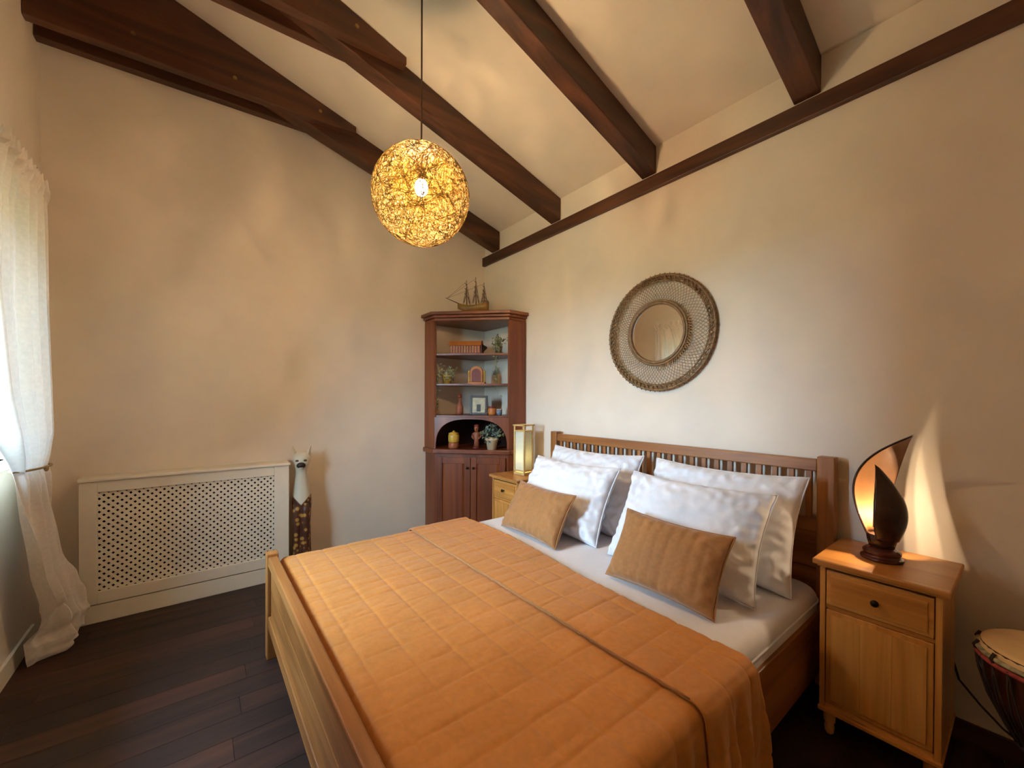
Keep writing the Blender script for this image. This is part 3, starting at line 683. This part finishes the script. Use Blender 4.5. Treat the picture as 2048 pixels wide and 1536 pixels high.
# ------------------------------------------------------------------ round rattan mirror
MC = (2.10, 0, 1.82)
mi = thing('round_mirror', 'round mirror in a wide woven rattan frame above the bed', 'mirror', MC, math.radians(1.8))
def ring(r, y, n=72): return [(r*math.cos(2*PI*k/n), y, r*math.sin(2*PI*k/n)) for k in range(n)]
MB().lathe([(.001, 0), (.195, 0), (.195, .010), (.001, .010)], 64).xf(Matrix.Translation((0, -.028, 0)) @ Matrix.Rotation(PI/2, 4, 'X')).build('backing', M['rattan'], mi)
MB().lathe([(.0005, 0), (.192, 0), (.192, .003), (.0005, .003)], 64).xf(Matrix.Translation((0, -.0385, 0)) @ Matrix.Rotation(PI/2, 4, 'X')).build('mirror_glass', M['mirror'], mi)
for r_, y_, tr in ((.197, -.046, .011), (.212, -.044, .008), (.345, -.032, .006), (.378, -.030, .010), (.365, -.022, .010)):
    MB().tube(ring(r_, y_), tr, 8, True).build('rattan_hoop', M['rattan'], mi, smooth=True)
def strand_set(sgn, y_off, n, mat, name):
    mb = MB()
    for k in range(n):
        a = 2*PI*k/n; tw = sgn*.42
        mb.tube([((.205+(.372-.205)*q)*math.cos(a+tw*q), y_off-.006*math.sin(q*PI)-(.044*(1-q)+.030*q), (.205+(.372-.205)*q)*math.sin(a+tw*q)) for q in (0, .25, .5, .75, 1)], .0021, 4)
    o = mb.build(name, mat, mi, smooth=True); o['kind'] = 'stuff'
strand_set(1, .004, 84, M['rattan_light'], 'rattan_strands'); strand_set(-1, -.001, 84, M['rattan_light'], 'rattan_strands')
mb = MB()
for k in range(70):
    a = 2*PI*k/70; mb.tube([(.340*math.cos(a), -.034, .340*math.sin(a)), (.36*math.cos(a+.05), -.046, .36*math.sin(a+.05)), (.392*math.cos(a+.1), -.030, .392*math.sin(a+.1))], .0035, 5)
o = mb.build('rim_wrapping', M['rattan'], mi, smooth=True); o['kind'] = 'stuff'

# ------------------------------------------------------------------ pendant lamp
PC = Vector((1.825, -1.60, 2.35)); PR = .231
pe = thing('pendant_lamp', 'glowing yellow ball pendant of woven paper strands over the bed', 'pendant lamp', PC)
MB().tube([(0, 0, .135), (0, 0, cz(PC.y)-PC.z-.03)], .004, 6).build('cord', M['cord'], pe, smooth=True)
MB().lathe([(.05, 0), (.05, .012), (.03, .03), (.006, .034)], 20, (0, 0, cz(PC.y)-PC.z-.036)).build('ceiling_rose', M['metal_dark'], pe, smooth=True)
MB().lathe([(.018, .075), (.02, .08), (.02, .13), (.008, .14)], 16).build('socket', M['cord'], pe, smooth=True)
MB().ell((0, 0, .040), (.032, .032, .042)).build('bulb', M['bulb'], pe, smooth=True)
rs = random.Random(11)
mb = MB(); HOLE = math.cos(math.radians(19))
for k in range(500):
    nrm = Vector((rs.gauss(0, 1), rs.gauss(0, 1), rs.gauss(0, 1))).normalized(); off = rs.uniform(-.6, .6); R = PR*rs.uniform(.965, 1.0)
    e1 = nrm.orthogonal().normalized(); e2 = nrm.cross(e1); rr = R*math.sqrt(1-off*off); seg = []
    N = 44
    for i in range(N+1):
        a = 2*PI*i/N; q = nrm*R*off+(e1*math.cos(a)+e2*math.sin(a))*rr
        if q.z/R > HOLE:
            if len(seg) > 1: mb.tube(seg, .0009, 3, cap=False)
            seg = []
        else: seg.append(q)
    if len(seg) > 1: mb.tube(seg, .0009, 3, cap=False)
so = mb.build('woven_shade', M['strand'], pe, smooth=True); so['kind'] = 'stuff'
hr = PR*math.sin(math.radians(19))
MB().tube([(hr*math.cos(2*PI*k/40), hr*math.sin(2*PI*k/40), PR*HOLE) for k in range(40)], .005, 6, True).build('top_ring', M['strand'], pe, smooth=True)
MB().lathe([(.004, .192), (.064, .192), (.067, .197), (.064, .203), (.004, .206)], 28).build('cap', M['cord'], pe, smooth=True)
for k in range(3):
    a = 2*PI*k/3; MB().tube([(.018*math.cos(a), .018*math.sin(a), .13), (hr*math.cos(a), hr*math.sin(a), PR*HOLE)], .002, 5).build('spider_wire', M['metal_dark'], pe)
point('bulb_light', pe, (0, 0, .040), PENDANT_W, (1, .64, .32), .045)

# ------------------------------------------------------------------ radiator cover
ra = thing('radiator_cover', 'cream painted radiator cover with perforated lattice grille', 'radiator cover', (0, -2.45, 0))
RX, RY0, RY1, RZ = .156, -3.01, -1.897, .883
def rl(mb): return mb.xf(Matrix.Translation((0, 2.45, 0)))
rl(MB().box((.004, RY0-.006, RZ-.02), (RX+.014, RY1+.010, RZ))).build('top', M['white_wood'], ra, bevel=.006)
rl(MB().box((.004, RY0, .115), (RX-.018, RY0+.018, RZ-.02))).build('side_panel', M['white_wood'], ra)
rl(MB().box((.004, RY1-.018, .115), (RX-.018, RY1, RZ-.02))).build('side_panel', M['white_wood'], ra)
rl(MB().box((RX-.018, RY0, .115), (RX, -2.932, RZ-.02))).build('stile', M['white_wood'], ra, bevel=.003)
rl(MB().box((RX-.018, -1.995, .115), (RX, RY1, RZ-.02))).build('stile', M['white_wood'], ra, bevel=.003)
rl(MB().box((RX-.018, -2.932, .795), (RX, -1.995, RZ-.02))).build('top_rail', M['white_wood'], ra, bevel=.003)
rl(MB().box((RX-.018, -2.932, .115), (RX, -1.995, .19))).build('bottom_rail', M['white_wood'], ra, bevel=.003)
rl(MB().box((.004, RY0, 0), (RX-.006, RY1, .109))).build('plinth', M['white_wood'], ra, bevel=.003)
gy0, gy1, gz0, gz1 = -2.945, -1.985, .18, .805
mb = MB(); P_ = .0285; WS = .0165
def clipseg(c0, sgn):
    # line  (y-gy0) = c0 + sgn*(z-gz0)
    pts = []
    za, zb_ = gz0, gz1
    lo, hi = gz0, gz1
    ya = lambda z: gy0+c0+sgn*(z-gz0)
    if sgn > 0: lo = max(lo, gz0-c0); hi = min(hi, gz0+(gy1-gy0)-c0)
    else: lo = max(lo, gz0+c0-(gy1-gy0)); hi = min(hi, gz0+c0)
    if hi-lo < .02: return None
    return (ya(lo), lo), (ya(hi), hi)
st_ = P_*math.sqrt(2); Wy, Hz = gy1-gy0, gz1-gz0
for sgn, xx in ((1, RX-.016), (-1, RX-.0135)):
    c0 = -Hz if sgn > 0 else 0.0
    end = Wy if sgn > 0 else Wy+Hz
    c0 += st_*.3
    while c0 < end:
        q = clipseg(c0, sgn)
        if q:
            (ya_, za_), (yb_, zb_) = q; d = Vector((0, yb_-ya_, zb_-za_)).normalized(); s_ = Vector((0, -d.z, d.y))*WS/2; A = Vector((xx, ya_, za_)); B = Vector((xx, yb_, zb_)); tx = Vector((.0025, 0, 0))
            mb.loft([[A-s_, A+s_, A+s_+tx, A-s_+tx], [B-s_, B+s_, B+s_+tx, B-s_+tx]])
        c0 += st_
go = rl(mb).build('lattice_grille', M['white_wood'], ra); go['kind'] = 'stuff'
rl(MB().box((.03, -2.94, .16), (.06, -1.96, .80))).build('inner_shade_panel', M['cherry_shade'], ra)  # dark sheet whose colour stands for the shade behind the grille

# ------------------------------------------------------------------ carved cat
cat = thing('cat_statue', 'tall slim carved wooden cat with cream head beside the radiator cover', 'statue', (.105, -1.80, 0), -.25)
sec = [(0, .07, .072, 0), (.03, .074, .075, 0), (.20, .066, .066, 0), (.40, .062, .062, 0), (.55, .07, .064, 0), (.62, .066, .058, -.002), (.70, .053, .048, .002), (.78, .042, .042, .006), (.815, .042, .044, .010), (.85, .053, .053, .014), (.885, .062, .056, .014), (.915, .060, .050, .010), (.94, .045, .036, .006), (.952, .02, .016, .004)]
MB().loft([[(xo+dx*math.cos(2*PI*i/24), wy*math.sin(2*PI*i/24), z_) for i in range(24)] for z_, wy, dx, xo in sec]).build('body', M['cat'], cat, smooth=True)
for sy in (-1, 1):
    MB().loft([[(.05+r_*math.cos(2*PI*i/12)*.9, sy*.032+r_*math.sin(2*PI*i/12), z_) for i in range(12)] for z_, r_ in ((0, .034), (.03, .034), (.06, .026), (.3, .026), (.50, .030), (.56, .016))]).build('front_leg', M['cat'], cat, smooth=True)
    er = MB().loft([[(0, sy*.034-.026, .905), (.026, sy*.038, .905), (0, sy*.034+.026, .90), (-.022, sy*.038, .905)], [(.002, sy*.064-.003, 1.0), (.006, sy*.064, 1.0), (.002, sy*.064+.003, 1.0), (-.002, sy*.064, 1.0)]]).build('ear', M['cream'], cat)
    MB().ell((.066, sy*.028, .892), (.008, .013, .008), 10, 6).build('eye', M['ship_dark'], cat, smooth=True)
MB().ell((.070, 0, .855), (.022, .033, .024), 14, 8).build('muzzle', M['black'], cat, smooth=True)
MB().ell((.078, 0, .838), (.012, .018, .008), 12, 6).build('chin', M['cream'], cat, smooth=True)

# ------------------------------------------------------------------ curtain
KEYS = [ # z, x right end, x left end, y centre, fold amplitude
    (2.50, .36, 1.02, -3.080, .012), (2.45, .34, 1.03, -3.080, .018), (2.40, .36, 1.10, -3.082, .018), (2.2, .36, 1.24, -3.085, .034), (1.8, .36, 1.30, -3.08, .040), (1.4, .37, 1.26, -3.07, .045),
    (1.2, .39, 1.15, -3.065, .045), (1.09, .43, .99, -3.07, .030), (1.03, .46, .92, -3.075, .020), (.98, .45, .90, -3.07, .025), (.8, .38, .83, -3.07, .035), (.5, .29, .74, -3.06, .040), (.30, .245, .66, -3.03, .045), (.18, .21, .60, -3.005, .045), (.10, .20, .57, -2.995, .04), (.04, .205, .55, -3.0, .03), (.008, .25, .53, -3.03, .02)]
def lerpk(v):
    q = v*(len(KEYS)-1); i = min(int(q), len(KEYS)-2); f = q-i; f2 = f*f*(3-2*f)*.5+f*.5
    return [KEYS[i][k]*(1-f2)+KEYS[i+1][k]*f2 for k in range(5)]
def cfn(u, v):
    z, xr, xl, yc, am = lerpk(v)
    x = xr+(xl-xr)*u
    f = math.sin(u*2*PI*7.5+.6*math.sin(v*5)+1.0)*.75+.35*math.sin(u*2*PI*13+2.0*v)+.3*mnoise.noise((u*9, v*4, 2))
    if v < .13: f = f*.5+.7*math.sin(u*2*PI*19)
    wl_ = max(0, min(1, (1.0-z)/.35)); f = f*(1-wl_)+wl_*(.8*math.sin(u*2*PI*3.0+1.2)+.22*math.sin(u*2*PI*7.0+3*v)+.25*mnoise.noise((u*6, v*5, 2)))
    y = yc+am*f
    x += .012*math.cos(u*2*PI*7.5)*am/.04*(1-wl_)
    if z < .3: z += .02*mnoise.noise((u*5, v*20, 7)) * (1 if z > .03 else .2); y += .03*mnoise.noise((u*5, v*16, 1))
    if v < .02: z += .012*math.sin(u*2*PI*19+.5)
    if z < .35: y += (-3.13-y)*max(0, (u-.6)/.4)**1.5*min(1, (.35-z)*5)
    e = max(0, 1-u/.07)
    if z > .4: y += (-3.168-y)*e*e*min(1, (z-.4)*4)
    return (x, max(y, -LY+.018), max(z, .004))
cu = tag(MB().grid(cfn, 200, 130).build('curtain', M['curtain'], smooth=True), 'sheer cream curtain tied back beside the window and pooling on the floor', 'curtain')
tb = []
for k in range(40):
    a = 2*PI*k/40; tb.append((.69+.232*math.cos(a), -3.078+.046*math.sin(a), 1.035+.012*math.cos(a)))
t = thing('curtain_tieback', 'thin golden cord tieback round the sheer curtain', 'tieback', (.68, -3.078, 1.035))
MB().tube([(a-.68, b+3.078, c_-1.035) for a, b, c_ in tb], .005, 6, True).build('cord_loop', M['rope'], t, smooth=True)
MB().ell((.03, .050, -.006), (.013, .009, .014), 10, 8).build('knot', M['rope'], t, smooth=True)
rod = thing('curtain_rod', 'dark metal curtain rod above the sheer curtain', 'curtain rod', (.2, -3.122, 2.415))
MB().tube([(.20, 0, 0), (2.3, 0, 0)], .009, 10).build('rod', M['metal_dark'], rod, smooth=True)
for xx in (.20, 2.32): MB().ell((xx, 0, 0), (.018, .014, .014), 12, 8).build('finial', M['metal_dark'], rod, smooth=True)
for xx in (.95, 2.2): MB().box((xx-.012, -.063, -.03), (xx+.012, -.055, .03)).box((xx-.006, -.06, -.02), (xx+.006, .0, -.010)).build('bracket', M['metal_dark'], rod)

# ------------------------------------------------------------------ djembe drum
dj = thing('djembe_drum', 'dark goblet-shaped hand drum with pale skin head at the right edge', 'drum', (3.70, -.33, 0))
MB().lathe([(.11, 0), (.105, .02), (.075, .12), (.062, .22), (.075, .27), (.12, .35), (.155, .45), (.165, .53), (.166, .575), (.15, .575), (.10, .4)], 36).build('shell', M['drum'], dj, smooth=True)
MB().lathe([(.0005, .584), (.10, .584), (.150, .582), (.164, .577), (.168, .565), (.168, .545)], 40, cap=False).build('skin_head', M['skin'], dj, smooth=True)
for zz, rr, mt in ((.552, .173, 'drum_rim'), (.535, .174, 'red_rope'), (.27, .084, 'drum_rope')):
    MB().tube([(rr*math.cos(2*PI*k/48), rr*math.sin(2*PI*k/48), zz) for k in range(48)], .0075, 7, True).build('rim_ring', M[mt], dj, smooth=True)
for k in range(26):
    a0 = 2*PI*k/26; a1 = a0+2*PI/52; a2 = a0+2*PI/26
    def pr(a, q):
        prof_ = [(.178, .54), (.171, .48), (.150, .40), (.114, .32), (.090, .275)]; i = min(int(q*4), 3); f = q*4-i
        r_ = prof_[i][0]*(1-f)+prof_[i+1][0]*f; z_ = prof_[i][1]*(1-f)+prof_[i+1][1]*f
        return (r_*math.cos(a), r_*math.sin(a), z_)
    MB().tube([pr(a0+(a1-a0)*q, q) for q in (0, .25, .5, .75, 1)]+[pr(a1+(a2-a1)*(1-q), q) for q in (.75, .5, .25, 0)], .003, 5).build('tension_rope', M['drum_rope'], dj, smooth=True)
for k in range(13):
    a = 2*PI*k/13; MB().tube([(.172*math.cos(a), .172*math.sin(a), .535), (.182*math.cos(a), .182*math.sin(a), .553), (.172*math.cos(a), .172*math.sin(a), .57)], .005, 6).build('rope_loop', M['drum_rope'], dj, smooth=True)
